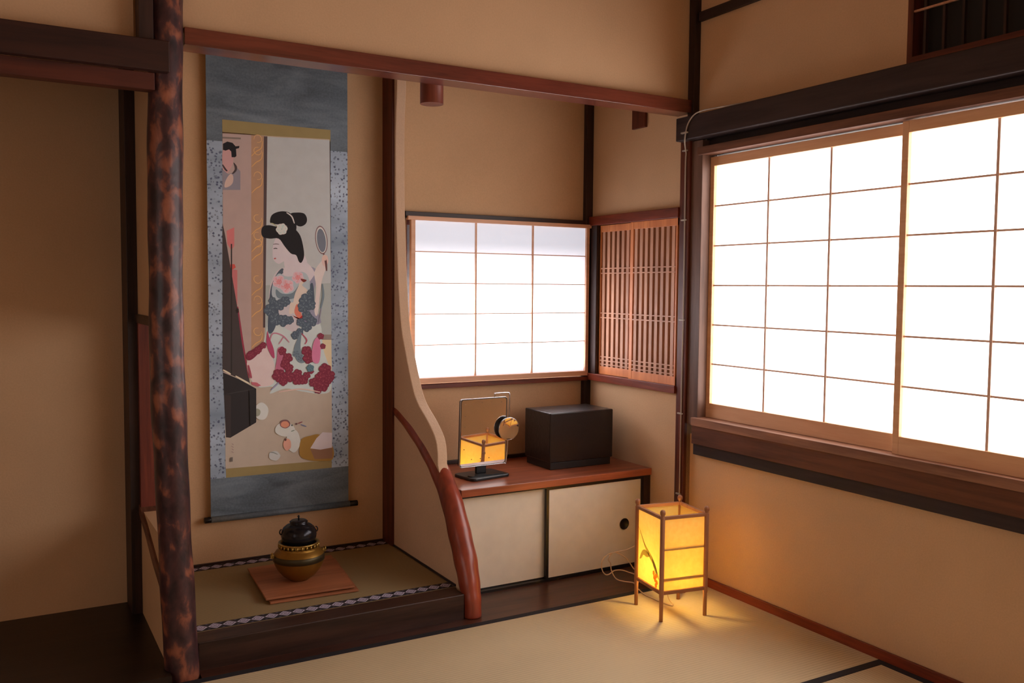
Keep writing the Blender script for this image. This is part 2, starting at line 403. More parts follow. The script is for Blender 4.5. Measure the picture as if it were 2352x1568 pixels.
# stub of round timber behind the lintel, and short board
RND = wood('round_stub', (84, 34, 22), (128, 60, 42), 'Z', .4)
tag(MB().tube([(-1.125, .215, 1.905), (-1.125, .215, 2.35)], .043, 32).build('hanging_round_stub', RND),
    'short round reddish timber stub hanging behind the lintel over the curved half wall', 'timber stub')
tag(B(-.034, -.02, .335, .430, 1.945, 2.35).build('hanging_board_stub', W_REDZ, bevel=.002),
    'short flat dark board hanging above the lattice window', 'timber stub')

# ------------------------------------------------------------------ tatami
def mat_thing(x0, x1, y0, y1, lab, along='x', top=0.0, m=None, name='tatami_mat'):
    t = thing(name, lab, 'tatami mat', ((x0+x1)/2, (y0+y1)/2, top-.055), 0, 'woven rush mats on the room floor')
    bw = .03
    if along == 'x':
        child(B(x0, x1, y0+bw, y1-bw, top-.055, top), 'rush_surface', TAT_X, t)
        for a, b_ in ((y0, y0+bw), (y1-bw, y1)):
            child(B(x0, x1, a, b_, top-.055, top+.0008), 'cloth_border', CLOTH_BLK, t)
    else:
        child(B(x0+bw, x1-bw, y0, y1, top-.055, top), 'rush_surface', TAT_Y, t)
        for a, b_ in ((x0, x0+bw), (x1-bw, x1)):
            child(B(a, b_, y0, y1, top-.055, top+.0008), 'cloth_border', CLOTH_BLK, t)
    return t
mat_thing(-2.60, -.012, -.966, 0, 'wide rush mat with black border under the paper lantern, beside the alcove boards', 'x')
mat_thing(-.980, -.012, -2.90, -.968, 'rush mat running along the side wall in the bottom right corner', 'y')
mat_thing(-1.950, -.982, -2.90, -.968, 'rush mat in the middle of the room, second from the side wall', 'y')

# alcove mat with patterned border
t = thing('alcove_mat', 'raised rush mat with white diamond borders inside the display alcove', 'tatami mat', (-1.565, .515, .0))
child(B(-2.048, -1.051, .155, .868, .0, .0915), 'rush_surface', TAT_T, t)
DI = plain('border_white', (196, 190, 214), .8); DI2 = plain('border_violet', (92, 84, 112), .8); DIK = plain('border_black', (30, 26, 36), .8)
for y0, y1 in ((.158, .214), (.812, .866)):
    mb = MB().box(-2.048, -1.052, y0, y1, .0915, .0921, 0)
    nn = 21; p = .996/nn; ym = (y0+y1)/2; h = (y1-y0)/2*.86
    for k in range(nn):
        cx = -2.048+p*(k+.5)
        for s_, mi, dz in ((1, 1, .0002), (.72, 2, .0004), (.55, 1, .0006), (.28, 2, .0008), (.15, 1, .001)):
            w_ = p*.5*s_
            mb.add([(cx-w_, ym, .0921+dz), (cx-w_*.25, ym-h*s_*.8, .0921+dz), (cx, ym-h*s_, .0921+dz), (cx+w_*.25, ym-h*s_*.8, .0921+dz), (cx+w_, ym, .0921+dz), (cx+w_*.25, ym+h*s_*.8, .0921+dz), (cx, ym+h*s_, .0921+dz), (cx-w_*.25, ym+h*s_*.8, .0921+dz)], [tuple(range(8))], mi)
        ex = cx+p*.5
        for yy in (y0+.006, y1-.006):
            mb.add([(ex-.006, yy, .0925), (ex, yy-.004, .0925), (ex+.006, yy, .0925), (ex, yy+.004, .0925)], [(0, 1, 2, 3)], 2)
    child(mb, 'patterned_border', [DIK, DI, DI2], t)

# ------------------------------------------------------------------ paper screens of the big window
def slide_screen(y_left, n, xf, lab, w=.2953, ztop=1.7344, hrow=.1629, zr0=.697, zr1=1.772, stile=.024):
    """a paper screen facing the room at x = xf; its left stile's outer edge at y_left"""
    yp0 = y_left-stile; yp1 = yp0-n*w; y1 = yp1-stile; th = .022
    zb = ztop-6*hrow
    t = thing('paper_screen', lab, 'sliding screen', (xf, (y_left+y1)/2, zr0))
    child(B(xf, xf+th, yp0, y_left, zr0, zr1), 'stile', W_PINE, t, .0015)
    child(B(xf, xf+th, y1, yp1, zr0, zr1), 'stile', W_PINE, t, .0015)
    child(B(xf, xf+th, yp1, yp0, ztop, zr1), 'top_rail', W_PINE, t, .0015)
    child(B(xf, xf+th, yp1, yp0, zr0, zb), 'bottom_rail', W_PINE, t, .0015)
    child(B(xf+.016, xf+.0166, yp1, yp0, zb, ztop), 'paper', PAP_R, t)
    g = MB()
    for i in range(1, n): g.box(xf+.006, xf+.016, yp0-i*w-.0045, yp0-i*w+.0045, zb, ztop)
    for j in range(1, 6): g.box(xf+.008, xf+.016, yp1, yp0, zb+j*hrow-.0032, zb+j*hrow+.0032)
    child(g, 'grid', wood('wood_grid', (238, 196, 176), (246, 214, 196), 'Y', .5), t)
    return t
slide_screen(-.027, 3, .024, 'white paper sliding screen with wooden grid nearest the room corner')
slide_screen(-.955, 3, -.008, 'white paper sliding screen at the right edge, overlapping its neighbour')
slide_screen(-1.880, 3, .024, 'white paper sliding screen third from the room corner')
slide_screen(-2.825, 3, -.008, 'white paper sliding screen farthest from the room corner')
struct(B(.07, .075, RW0, RW1, .66, 1.85).build('window_1', plain('window_glass_frosted', (220, 228, 232), .2)))

# ------------------------------------------------------------------ window and hung screen in the side alcove
wd = struct(MB().box(-.985, -.06, .79, .80, .80, .828).box(-.985, -.06, .79, .80, 1.50, 1.53).box(-.985,-.975,.79,.80,.828,1.50)
            .box(-.07,-.06,.79,.80,.828,1.50).build('window_2', W_RED))
child(B(-.975, -.07, .794, .796, .828, 1.50), 'pane', CLEAR, wd)
t = thing('hung_paper_screen', 'small paper screen with wooden grid hung over the alcove window', 'paper screen', (-.508, .745, .80))
X0, X1, Zt, Zb = -.958, -.059, 1.519, .829; yf = .737
child(B(-.993, -.028, yf-.003, .757, 1.519, 1.536), 'top_rail', W_PINEX, t, .001)
child(B(X0-.020, X0, yf, .757, .806, 1.519), 'stile', W_PINEX, t, .001)
child(B(X1, X1+.017, yf, .757, .806, 1.519), 'stile', W_PINEX, t, .001)
child(B(X0, X1, yf, .757, .806, Zb), 'bottom_rail', W_PINEX, t, .001)
child(B(X0, X1, .750, .7506, Zb, 1.519), 'paper', PAP_B, t)
g = MB()
for i in (1, 2): g.box(X0+.2997*i-.0035, X0+.2997*i+.0035, .742, .750, Zb, 1.519)
for z in (1.384, 1.247, 1.111, .974): g.box(X0, X1, .745, .750, z-.002, z+.002)
child(g, 'grid', W_PINEX, t)

# unseen board added outside the alcove window to shade its top row
struct(B(-1.6, .5, 1.0, 1.03, 1.078, 1.9).build('trim_26', W_DARKX))
# ------------------------------------------------------------------ lattice screens
def lattice(y0, y1, x, lab, nb, left_stile, right_stile):
    t = thing('lattice_screen', lab, 'lattice screen', (x+.01, (y0+y1)/2, .818), 0, None)
    child(B(x, x+.018, y0, y1, 1.498, 1.530), 'top_rail', W_LAT, t, .001)
    child(B(x, x+.018, y0, y1, .818, .856), 'bottom_rail', W_LAT, t, .001)
    child(B(x-.001, x+.019, y1-left_stile, y1, .818, 1.530), 'stile', W_LAT, t, .001)
    child(B(x-.001, x+.019, y0, y0+right_stile, .818, 1.530), 'stile', W_LAT, t, .001)
    a, b_ = y0+right_stile, y1-left_stile; p = (b_-a)/nb
    for k in range(nb):
        c0 = a+p*(k+.5)
        child(B(x+.001, x+.017, c0-p*.27, c0+p*.27, .856, 1.498), 'upright_bar', W_SLAT, t)
    for z in (1.325, 1.302, 1.112, 1.090, .902, .884, .866):
        child(B(x-.0015, x+.004, a, b_, z-.0025, z+.0025), 'cross_rod', W_SLAT, t)
    return t
lattice(.100, .425, -.034, 'near lattice screen of upright wooden bars beside the corner post', 8, .022, .010)
trim(27, B(-.034, -.02, .690, .745, .818, 1.531), W_DARKZ)
lattice(.405, .690, -.012, 'far lattice screen of upright wooden bars beside the paper alcove window', 7, .010, .014)
struct(B(.03, .04, .10, .735, .80, 1.545).build('window_3', plain('dark_maroon_board', (46, 20, 16), .6)))

# ------------------------------------------------------------------ transom grille high on the right wall
t = thing('transom_grille', 'dark wooden transom grille with upright bars high above the big window', 'transom', (.03, -1.44, 1.945))
child(B(.0, .06, -.975, -.955, 1.945, 2.60), 'frame_stile', W_REDZ, t)
child(B(.0, .06, -1.93, -1.91, 1.945, 2.60), 'frame_stile', W_REDZ, t)
child(B(-.004, .06, -1.91, -.975, 1.945, 1.972), 'frame_rail', wood('wood_transom_rail', (70, 30, 20), (110, 52, 34), 'Y', .5), t)
child(B(.0, .06, -1.91, -.975, 2.575, 2.60), 'frame_rail', W_REDY, t)
child(B(.002, .010, -1.91, -.975, 2.112, 2.118), 'cross_rod', W_SLAT, t)
child(B(.002, .010, -1.91, -.975, 2.40, 2.406), 'cross_rod', W_SLAT, t)
y = -1.010
while y > -1.90:
    child(B(.010, .022, y-.004, y+.004, 1.972, 2.575), 'upright_bar', W_DARKZ, t); y -= .065
child(B(.05, .06, -1.91, -.975, 1.972, 2.575), 'back_board', plain('transom_board', (30, 26, 24), .7), t)

# ------------------------------------------------------------------ low cabinet with sliding doors
FUS = plain('door_paper_cream', (228, 222, 206), .8, bump=.15, bscale=900)
t = thing('low_cabinet', 'low built-in cabinet with cream sliding doors under a polished red brown shelf top', 'cabinet', (-.52, .50, .0))
child(B(-.970, -.0205, .262, .757, .402, .432), 'shelf_top', W_SHELF, t, .002)
child(B(-.058, -.0205, .270, .757, .0, .402), 'end_panel', W_DARKZ, t, .001)
child(B(-.970, -.058, .268, .31, .0, .010), 'door_sill', BLACK, t)
child(B(-.970, -.058, .268, .31, .396, .402), 'door_head', BLACK, t)
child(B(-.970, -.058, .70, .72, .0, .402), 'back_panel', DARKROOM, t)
def fusuma(x0, x1, yy, fr, handle):
    d = child(B(x0+fr, x1-fr, yy, yy+.010, .010+.004, .396-fr*.7), 'sliding_door', FUS, t)
    f = MB().box(x0, x0+fr, yy-.003, yy+.012, .010, .396).box(x1-fr, x1, yy-.003, yy+.012, .010, .396)
    f.box(x0+fr, x1-fr, yy-.003, yy+.012, .010, .014).box(x0+fr, x1-fr, yy-.003, yy+.012, .396-fr*.7, .396)
    child(f, 'door_frame', BLACK, d)
    if handle:
        hx, hz = handle
        h = MB(); ring = [(.0255, -.0035), (.0245, -.0048), (.021, -.0035), (.0185, -.0008), (.0001, -.0008)]
        n = 32; vs = []; fs = []
        for r, dy in ring:
            for k in range(n): vs.append((hx+r*math.cos(2*PI*k/n), yy+dy, hz+r*math.sin(2*PI*k/n)))
        for i in range(len(ring)-1):
            for k in range(n): fs.append((i*n+k, i*n+(k+1) % n, (i+1)*n+(k+1) % n, (i+1)*n+k))
        h.add(vs, fs, 0, True); child(h, 'finger_pull', BLACK, d)
fusuma(-.566, -.058, .276, .0125, (-.160, .195))
fusuma(-.970, -.545, .294, .005, None)

# ------------------------------------------------------------------ dark box on the cabinet
BOX = plain('box_dark_wood', (32, 25, 24), .28, bump=.6, bscale=60)
t = thing('wooden_box', 'square dark lacquered wooden box standing on the cabinet top', 'box', (-.285, .535, .432))
child(MB().box(-.456, -.118, .424, .640, .464, .684), 'lid_box', BOX, t, .005)
child(MB().box(-.449, -.125, .431, .633, .432, .464), 'inset_foot', plain('box_foot', (28, 22, 20), .5), t, .003)

# ------------------------------------------------------------------ vanity mirror
SIL = plain('mirror_silver', (235, 235, 238), .02, metal=1); 
SIL.node_tree.nodes['Principled BSDF'].inputs['Base Color'].default_value = (.93, .93, .93, 1)
for l in list(SIL.node_tree.links):
    if l.to_node.type == 'BSDF_PRINCIPLED': SIL.node_tree.links.remove(l)
CHR = plain('chrome', (215, 215, 220), .15, metal=1)
BPL = plain('black_plastic', (24, 26, 30), .35)
mx, my, mz = -.772, .462, .432
t = thing('vanity_mirror', 'upright rectangular table mirror on a black foot beside the wooden box', 'mirror', (mx, my, mz), .03)
def rrect(cx, cz, w, h, r, n=6):
    out = []
    for (sx, sz, a0) in ((1, 1, 0), (-1, 1, 90), (-1, -1, 180), (1, -1, 270)):
        for k in range(n+1):
            a = math.radians(a0+90*k/n); out.append((cx+sx*(w/2-r)+r*math.cos(a), cz+sz*(h/2-r)+r*math.sin(a)))
    return out
lb = lambda mb, name, m, bev=0: mb.build(name, m, t, local=True, bevel=bev)
base = [(x*math.cos(.13)-y*math.sin(.13), x*math.sin(.13)+y*math.cos(.13)) for x, y in rrect(0, 0, .20, .145, .022)]
lb(MB().prism(base, 'z', 0, .012), 'foot', BPL, bev=.003)
lb(MB().prism(rrect(0, -.035, .165, .03, .008), 'z', .0115, .016), 'foot_ridge', BPL)
lb(B(-.024, .024, .006, .020, .012, .060), 'neck', BPL, bev=.003)
tilt = Matrix.Rotation(math.radians(2.5), 4, 'X')
def tl(mb):
    for i in range(len(mb.v)): mb.v[i] = tilt @ mb.v[i] + Vector((0, 0, .048))
    return mb
PW, PH = .222, .286
hs = lb(tl(MB().prism(rrect(0, PH/2, PW, PH, .012), 'y', -.004, .010)), 'mirror_housing', BPL)
fr = rrect(0, PH/2, PW+.002, PH+.002, .012)
lb(tl(MB().tube([(x, -.004, z) for x, z in fr+[fr[0]]], .0015, 8, cap=False)), 'mirror_rim', CHR)
lb(tl(MB().prism(rrect(0, PH/2, PW-.006, PH-.006, .010), 'y', -.0052, -.0045)), 'mirror_glass', SIL)
for (dx, dz) in [(-.09, .265), (-.05, .267), (-.01, .268), (.035, .268), (.085, .266), (.085, .215), (-.09, .215), (-.09, .17), (-.092, .115), (-.092, .075), (-.055, .03), (-.012, .03), (.03, .03), (.085, .12)]:
    lb(tl(MB().prism([(dx+.0022*math.cos(a*PI/4), dz+.0022*math.sin(a*PI/4)) for a in range(8)], 'y', -.0058, -.0052)), 'light_dot', plain('dot_grey', (140, 110, 80), .5))
tr = MB(); ringp = [(.006+.0055*math.cos(a*PI/8), .052+.0055*math.sin(a*PI/8)) for a in range(17)]
lb(tl(tr.tube([(x, -.0058, z) for x, z in ringp], .0006, 6, cap=False)), 'touch_button', plain('dot_grey', (140, 110, 80), .5))
arm = [(.052, 0, PH-.002), (.052, -.002, PH+.013), (.056, -.002, PH+.018), (.114, -.003, PH+.018), (.123, -.004, PH+.012), (.124, -.005, PH-.01), (.124, -.006, .20), (.121, -.006, .10), (.116, -.004, .005), (.112, -.003, -.002), (.10, 0, .0)]
lb(tl(MB().tube(spline3(arm, 4), .0026, 10)), 'wire_arm', CHR)
# small round magnifying mirror clipped on the right edge
rm = MB(); ang = .22
R_ = Matrix.Translation(Vector((.112, -.020, .152))) @ Matrix.Rotation(-.04, 4, 'Z')
def rnd(prof, mb, n=40):
    vs = []; fs = []
    for r, y_ in prof:
        for k in range(n): vs.append(R_ @ Vector((r*math.cos(2*PI*k/n), y_, r*math.sin(2*PI*k/n))))
    for i in range(len(prof)-1):
        for k in range(n): fs.append((i*n+k, i*n+(k+1) % n, (i+1)*n+(k+1) % n, (i+1)*n+k))
    return mb.add(vs, fs, 0, True)
hd = lb(tl(rnd([(.0001, .018), (.034, .018), (.044, .012), (.049, -.002), (.0495, -.006), (.047, -.008)], rm)), 'round_mirror_shell', BPL)
lb(tl(rnd([(.0475, -.0085), (.0495, -.0085), (.0495, -.0055), (.0475, -.0055), (.0475, -.0085)], MB())), 'round_mirror_rim', CHR)
lb(tl(rnd([(.0001, -.0045), (.015, -.0048), (.03, -.0058), (.040, -.0068), (.0478, -.0078)], MB())), 'round_mirror_glass', SIL)

# ------------------------------------------------------------------ paper lantern
LX, LY = -.3245, -.2365; LR = math.radians(-9.0)
t = thing('paper_lantern', 'lit square paper floor lantern with slim wooden posts on the rush mat', 'lamp', (LX, LY, 0), LR)
H = .0945
for sx in (-1, 1):
    for sy in (-1, 1):
        px_, py_ = sx*H, sy*H
        r = .0088
        prof = [(.0001, 0), (r*.82, 0), (r*.86, .085), (r*1.0, .093), (r, .105), (r, .388), (r*.78, .391), (r*.80, .398), (r*1.12, .402), (r*1.15, .410), (r*.9, .416), (r*.3, .4185), (.0001, .4185)]
        lb(MB().lathe(prof, (px_, py_, 0), 20), 'leg', W_LAMP)
WL = wood('wood_lamp_rail', (140, 90, 60), (176, 122, 86), 'X', .5, bump=.05)
for zz, zz2 in ((.100, .113), (.381, .393)):
    for s_ in (-1, 1):
        lb(B(-H, H, s_*H-.0055, s_*H+.0055, zz, zz2), 'rail', WL, bev=.001)
        lb(B(s_*H-.0055, s_*H+.0055, -H, H, zz, zz2), 'rail', WL, bev=.001)
m, nt, b = newmat('lantern_paper')
nt.nodes.remove(b); out = nt.nodes['Material Output']
dif = nd(nt, 'ShaderNodeBsdfDiffuse'); tra = nd(nt, 'ShaderNodeBsdfTranslucent'); mix = nd(nt, 'ShaderNodeMixShader', Fac=.78)
tc = nd(nt, 'ShaderNodeTexCoord'); no = nd(nt, 'ShaderNodeTexNoise', Scale=60, Detail=6)
nt.links.new(tc.outputs['Object'], no.inputs['Vector'])
rr = ramp(nt, [(.3, (1.0, .80, .38)), (.7, (1.0, .88, .47))]); nt.links.new(no.outputs['Fac'], rr.inputs[0])
nt.links.new(rr.outputs[0], dif.inputs[0]); nt.links.new(rr.outputs[0], tra.inputs[0])
nt.links.new(dif.outputs[0], mix.inputs[1]); nt.links.new(tra.outputs[0], mix.inputs[2]); nt.links.new(mix.outputs[0], out.inputs[0])
LPAP = m
q = H-.002
for s_ in (-1, 1):
    p_ = lb(B(-q, q, s_*q-.0004, s_*q+.0004, .110, .385), 'paper_panel', LPAP)
    if s_ == -1: front = p_
    p2 = lb(B(s_*q-.0004, s_*q+.0004, -q, q, .110, .385), 'paper_panel', LPAP)
    if s_ == -1: leftp = p2
# inner strips behind the front and rear panels
for s_ in (-1, 1):
    lb(B(-q, q, s_*(q-.0028)-.002, s_*(q-.0028)+.002, .262, .268), 'inner_slat', WL)
    lb(B(-q, q, s_*(q-.0028)-.002, s_*(q-.0028)+.002, .148, .158), 'inner_slat', WL)
# painted stem, leaves and red flower on the left paper (in the y,z plane)
def paint_through(name, c):
    m_, n_, b_ = newmat(name); n_.nodes.remove(b_)
    a_ = nd(n_, 'ShaderNodeBsdfDiffuse'); t_ = nd(n_, 'ShaderNodeBsdfTranslucent'); x_ = nd(n_, 'ShaderNodeMixShader', Fac=.7)
    nz = nd(n_, 'ShaderNodeTexNoise', Scale=80); rz = ramp(n_, [(.3, tuple(v*.85 for v in c)), (.7, c)]); n_.links.new(nz.outputs['Fac'], rz.inputs[0])
    n_.links.new(rz.outputs[0], a_.inputs[0]); n_.links.new(rz.outputs[0], t_.inputs[0])
    n_.links.new(a_.outputs[0], x_.inputs[1]); n_.links.new(t_.outputs[0], x_.inputs[2]); n_.links.new(x_.outputs[0], n_.nodes['Material Output'].inputs[0])
    return m_
LEAF = paint_through('paint_leaf', (.36, .36, .18)); REDF = paint_through('paint_red', (.98, .28, .10))
pt = MB(); xl = -q-.0010
def pf(poly, mi, d=0): pt.add([(xl-d, y_, z_) for y_, z_ in poly], [tuple(range(len(poly)))], mi)
pf(smooth_poly([(.088, .316), (.065, .285), (.035, .245), (.0, .215), (-.035, .19), (-.06, .165), (-.055, .185), (-.03, .215), (.0, .235), (.035, .258), (.065, .292)], 3), 0)
pf(smooth_poly([(-.005, .222), (.03, .235), (.055, .225), (.075, .19), (.06, .195), (.045, .212), (.02, .21)], 3), 0, .0001)
pf(smooth_poly([(-.02, .212), (-.04, .205), (-.062, .175), (-.075, .15), (-.05, .165), (-.03, .19)], 3), 0, .0002)
for (cy_, cz_) in ((-.035, .165), (-.052, .158), (-.047, .142), (-.058, .135), (-.052, .122), (-.04, .150)):
    pf([(cy_+.0095*math.cos(a*PI/5)*(1 if a % 2 else .8), cz_+.0095*math.sin(a*PI/5)) for a in range(10)], 1, .0003)
pt.build('painted_flower', [LEAF, REDF], leftp, local=True)
# bulb, holder
m, nt, b = newmat('bulb_glow'); b.inputs['Emission Color'].default_value = (1.0, .66, .19, 1); b.inputs['Emission Strength'].default_value = BULB
b.inputs['Base Color'].default_value = (1, .9, .7, 1)
bulb = lb(MB().lathe([(.0001, .142), (.012, .143), (.018, .150), (.0205, .160), (.018, .171), (.010, .182), (.0001, .185)], (0, 0, 0), 24), 'bulb', m)
lb(MB().lathe([(.0001, .10), (.014, .10), (.015, .125), (.012, .1415), (.0001, .1415)], (0, 0, 0), 24), 'bulb_holder', plain('holder_white', (225, 215, 195), .5))
lb(B(-.012, .012, -H+.006, H-.006, .094, .100), 'cross_bar', WL)
# cord
CORD = plain('cord_white', (214, 190, 160), .5)
cw = [(-.325, -.20, .094), (-.30, -.20, .03), (-.29, -.215, .006), (-.30, -.19, .004), (-.306, -.10, .004), (-.305, -.05, .004), (-.28, .03, .004),
      (-.262, .07, .006), (-.29, .10, .008), (-.305, .135, .012), (-.318, .15, .045), (-.322, .15, .075), (-.330, .155, .095), (-.30, .155, .119), (-.24, .15, .085), (-.20, .15, .035), (-.16, .14, .006), (-.12, .10, .004)]
ca = [(-.13, .15, .155), (-.177, .15, .139), (-.224, .15, .125), (-.26, .15, .121), (-.305, .15, .120), (-.345, .15, .113), (-.368, .15, .088), (-.366, .15, .055), (-.350, .15, .033),
      (-.330, .15, .030), (-.300, .15, .042), (-.258, .15, .036), (-.215, .15, .018), (-.17, .13, .004), (-.12, .10, .004)]
ti = Matrix.Translation(Vector((LX, LY, 0))) @ Matrix.Rotation(LR, 4, 'Z'); ti.invert()
cm = MB().tube([ti @ p for p in spline3(cw, 6)], .0024, 8)
cm.tube([ti @ p for p in spline3(ca, 6)], .0024, 8)
lb(cm, 'power_cord', CORD)

# ------------------------------------------------------------------ kettle, brazier, board
BR1 = plain('brass_aged', (150, 112, 46), .42, metal=.75, bump=.3, bscale=50)
BR2 = plain('brass_dark_band', (74, 66, 46), .45, metal=.7)
BRT = plain('brass_bright_rim', (190, 160, 90), .3, metal=.9)
IRON = plain('kettle_iron', (38, 38, 44), .2, metal=.55, bump=.5, bscale=70)
KX, KY = -1.560, .465
LEA = wood('board_copper_brown', (138, 84, 54), (178, 114, 78), 'X', .5, bump=.1)
t = thing('flat_board', 'two thin reddish brown boards stacked under the brass brazier', 'board', (-1.555, .49, .0925))
def quad(zz0, zz1, dx, dy):
    P4 = [(-1.728+dx, .306+dy), (-1.402+dx, .288+dy), (-1.352+dx, .705+dy), (-1.700+dx, .690+dy)]
    return MB().prism(P4, 'z', zz0, zz1)
child(quad(.0932, .1010, .012, -.012), 'lower_layer', LEA, t, .0015)
child(quad(.1055, .1133, 0, 0), 'upper_layer', LEA, t, .0015)
child(MB().prism([(-1.70, .32), (-1.42, .31), (-1.38, .68), (-1.68, .67)], 'z', .1010, .1055), 'core', plain('core_dark', (60, 34, 22), .8), t)
zb = .1133
t = thing('brazier', 'round aged brass brazier with a pierced rim on the brown board', 'brazier', (KX, KY, zb))
child(MB().lathe([(.0001, 0), (.036, 0), (.040, .004), (.060, .018), (.080, .042), (.091, .064), (.0935, .076)], (KX, KY, zb)), 'bowl', BR1, t)
child(MB().lathe([(.0935, .076), (.0965, .078), (.097, .098), (.0935, .101)], (KX, KY, zb)), 'dark_band', BR2, t)
child(MB().lathe([(.0935, .101), (.086, .112), (.076, .118), (.074, .121), (.074, .128)], (KX, KY, zb)), 'shoulder', BR1, t)
mb = MB().lathe([(.074, .140), (.0765, .141), (.0765, .145), (.068, .146), (.066, .138)], (KX, KY, zb))
for k in range(26):
    a = 2*PI*k/26; x_, y_ = KX+.0735*math.cos(a), KY+.0735*math.sin(a)
    mb.tube([(x_, y_, zb+.127), (x_, y_, zb+.1405)], .0040, 6)
mb.lathe([(.066, .100), (.066, .140)], (KX, KY, zb))
child(mb, 'pierced_rim', BRT, t)
for s_ in (-1, 1):
    cx = KX+s_*.100
    rg = MB().tube([(cx+s_*.002, KY+.014*math.cos(a*PI/8)*.6, zb+.104+.009*math.sin(a*PI/8)) for a in range(17)], .0026, 8, cap=False)
    rg.box(cx-.008, cx+.004, KY-.006, KY+.006, zb+.094, zb+.108)
    child(rg, 'ring_lug', BRT, t)
zk = zb+.147
t = thing('kettle', 'small round black iron kettle sitting in the brass brazier', 'kettle', (KX, KY, zk))
prof = [(.0001, -.020), (.040, -.018), (.056, -.004), (.0645, .012), (.067, .026), (.065, .040), (.058, .053), (.047, .062), (.036, .066), (.033, .069), (.032, .074)]
child(MB().lathe(prof, (KX, KY, zk)), 'body', IRON, t)
child(MB().lathe([(.034, .0735), (.0345, .076), (.028, .081), (.014, .0845), (.0001, .085)], (KX, KY, zk)), 'lid', IRON, t)
child(MB().lathe([(.0001, .084), (.003, .085), (.0025, .090), (.0045, .093), (.0045, .096), (.002, .099), (.0001, .0995)], (KX, KY, zk), 16), 'lid_knob', IRON, t)
for s_ in (-1, 1):
    a0 = math.radians(-8)
    cx, cy = KX+s_*.060*math.cos(a0), KY+s_*.060*math.sin(a0)
    child(MB().tube([(cx+s_*(.004+.0075*math.sin(a*PI/6)), cy, zk+.040+.010*math.cos(a*PI/6)) for a in range(7)], .0026, 8), 'side_lug', IRON, t)

# ------------------------------------------------------------------ surface cable down the corner
SLV = plain('cable_grey', (176, 164, 150), .4)
cpts = [(-.03, -1.35, 1.941), (-.03, -.60, 1.941), (-.045, -.34, 1.941), (-.064, -.20, 1.942), (-.071, -.13, 1.943), (-.072, -.085, 1.944), (-.072, -.040, 1.938), (-.072, -.012, 1.922), (-.071, .010, 1.898), (-.070, .022, 1.865), (-.069, .027, 1.838),
        (-.050, .045, 1.815), (-.039, .052, 1.79), (-.039, .054, 1.74), (-.039, .052, 1.44), (-.039, .050, 1.17), (-.039, .052, .90), (-.039, .052, .70), (-.039, .052, .50), (-.039, .052, .33), (-.039, .052, .02)]
t = thing('wall_cable', 'thin grey cable clipped down the corner post beside the big window', 'cable', (-.039, .052, .0))
child(MB().tube(spline3(cpts, 5), .0030, 8), 'cable_run', SLV, t)
for z_ in (1.805, 1.518, 1.100, .704, .36):
    child(MB().box(-.0425, -.035, .044, .074, z_-.003, z_+.003), 'clip', SLV, t, .001)
child(MB().box(-.0752, -.066, .010, .046, 1.868, 1.874), 'clip', SLV, t)

# ------------------------------------------------------------------ hanging scroll
SY = .845
t = thing('hanging_scroll', 'tall hanging scroll with a painted woman and blue grey brocade mount', 'scroll', (-1.515, SY, .27))
m, nt, b = newmat('brocade_blue'); L = nt.links.new
tc = nd(nt, 'ShaderNodeTexCoord')
vo = nd(nt, 'ShaderNodeTexVoronoi', Scale=74); n1 = nd(nt, 'ShaderNodeTexNoise', Scale=3.2, Detail=5); n2 = nd(nt, 'ShaderNodeTexNoise', Scale=60, Detail=4, Distortion=1.5)
mpb = nd(nt, 'ShaderNodeMapping'); mpb.inputs['Scale'].default_value = (.6, 1, 2.0)
L(tc.outputs['Object'], vo.inputs['Vector']); L(tc.outputs['Object'], mpb.inputs['Vector']); L(mpb.outputs[0], n1.inputs['Vector']); L(tc.outputs['Object'], n2.inputs['Vector'])
fl = ramp(nt, [(.26, (1, 1, 1)), (.42, (0, 0, 0))]); L(vo.outputs['Distance'], fl.inputs[0])
cl = ramp(nt, [(.30, lin((128, 152, 178))), (.70, lin((204, 228, 254)))]); L(n1.outputs['Fac'], cl.inputs[0])
fk = nd(nt, 'ShaderNodeMath', operation='MULTIPLY'); L(fl.outputs[0], fk.inputs[0])
n2r = ramp(nt, [(.38, (0, 0, 0)), (.52, (1, 1, 1))]); L(n2.outputs['Fac'], n2r.inputs[0]); L(n2r.outputs[0], fk.inputs[1])
mixc = nd(nt, 'ShaderNodeMixRGB'); mixc.inputs[2].default_value = (*lin((88, 100, 136)), 1)
L(fk.outputs[0], mixc.inputs[0]); L(cl.outputs[0], mixc.inputs[1]); L(mixc.outputs[0], b.inputs['Base Color'])
b.inputs['Roughness'].default_value = .55
BROC = m
m, nt, b = newmat('brocade_slate_shaded'); L = nt.links.new  # slate dye, with the lintel's shade on the top cloth put into it
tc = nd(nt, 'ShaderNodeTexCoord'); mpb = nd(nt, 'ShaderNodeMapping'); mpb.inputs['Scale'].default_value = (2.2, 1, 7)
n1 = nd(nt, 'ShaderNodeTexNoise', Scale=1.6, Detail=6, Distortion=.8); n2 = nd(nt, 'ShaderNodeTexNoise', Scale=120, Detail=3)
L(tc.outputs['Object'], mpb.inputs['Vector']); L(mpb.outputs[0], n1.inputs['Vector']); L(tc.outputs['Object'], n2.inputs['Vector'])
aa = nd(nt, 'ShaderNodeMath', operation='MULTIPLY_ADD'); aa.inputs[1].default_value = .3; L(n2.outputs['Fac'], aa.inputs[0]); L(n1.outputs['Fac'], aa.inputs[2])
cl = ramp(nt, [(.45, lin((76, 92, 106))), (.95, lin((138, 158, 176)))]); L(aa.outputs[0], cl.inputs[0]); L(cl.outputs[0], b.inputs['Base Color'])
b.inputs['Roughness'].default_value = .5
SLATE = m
sx0, sx1 = -1.806, -1.226; ix0, ix1 = -1.745, -1.301
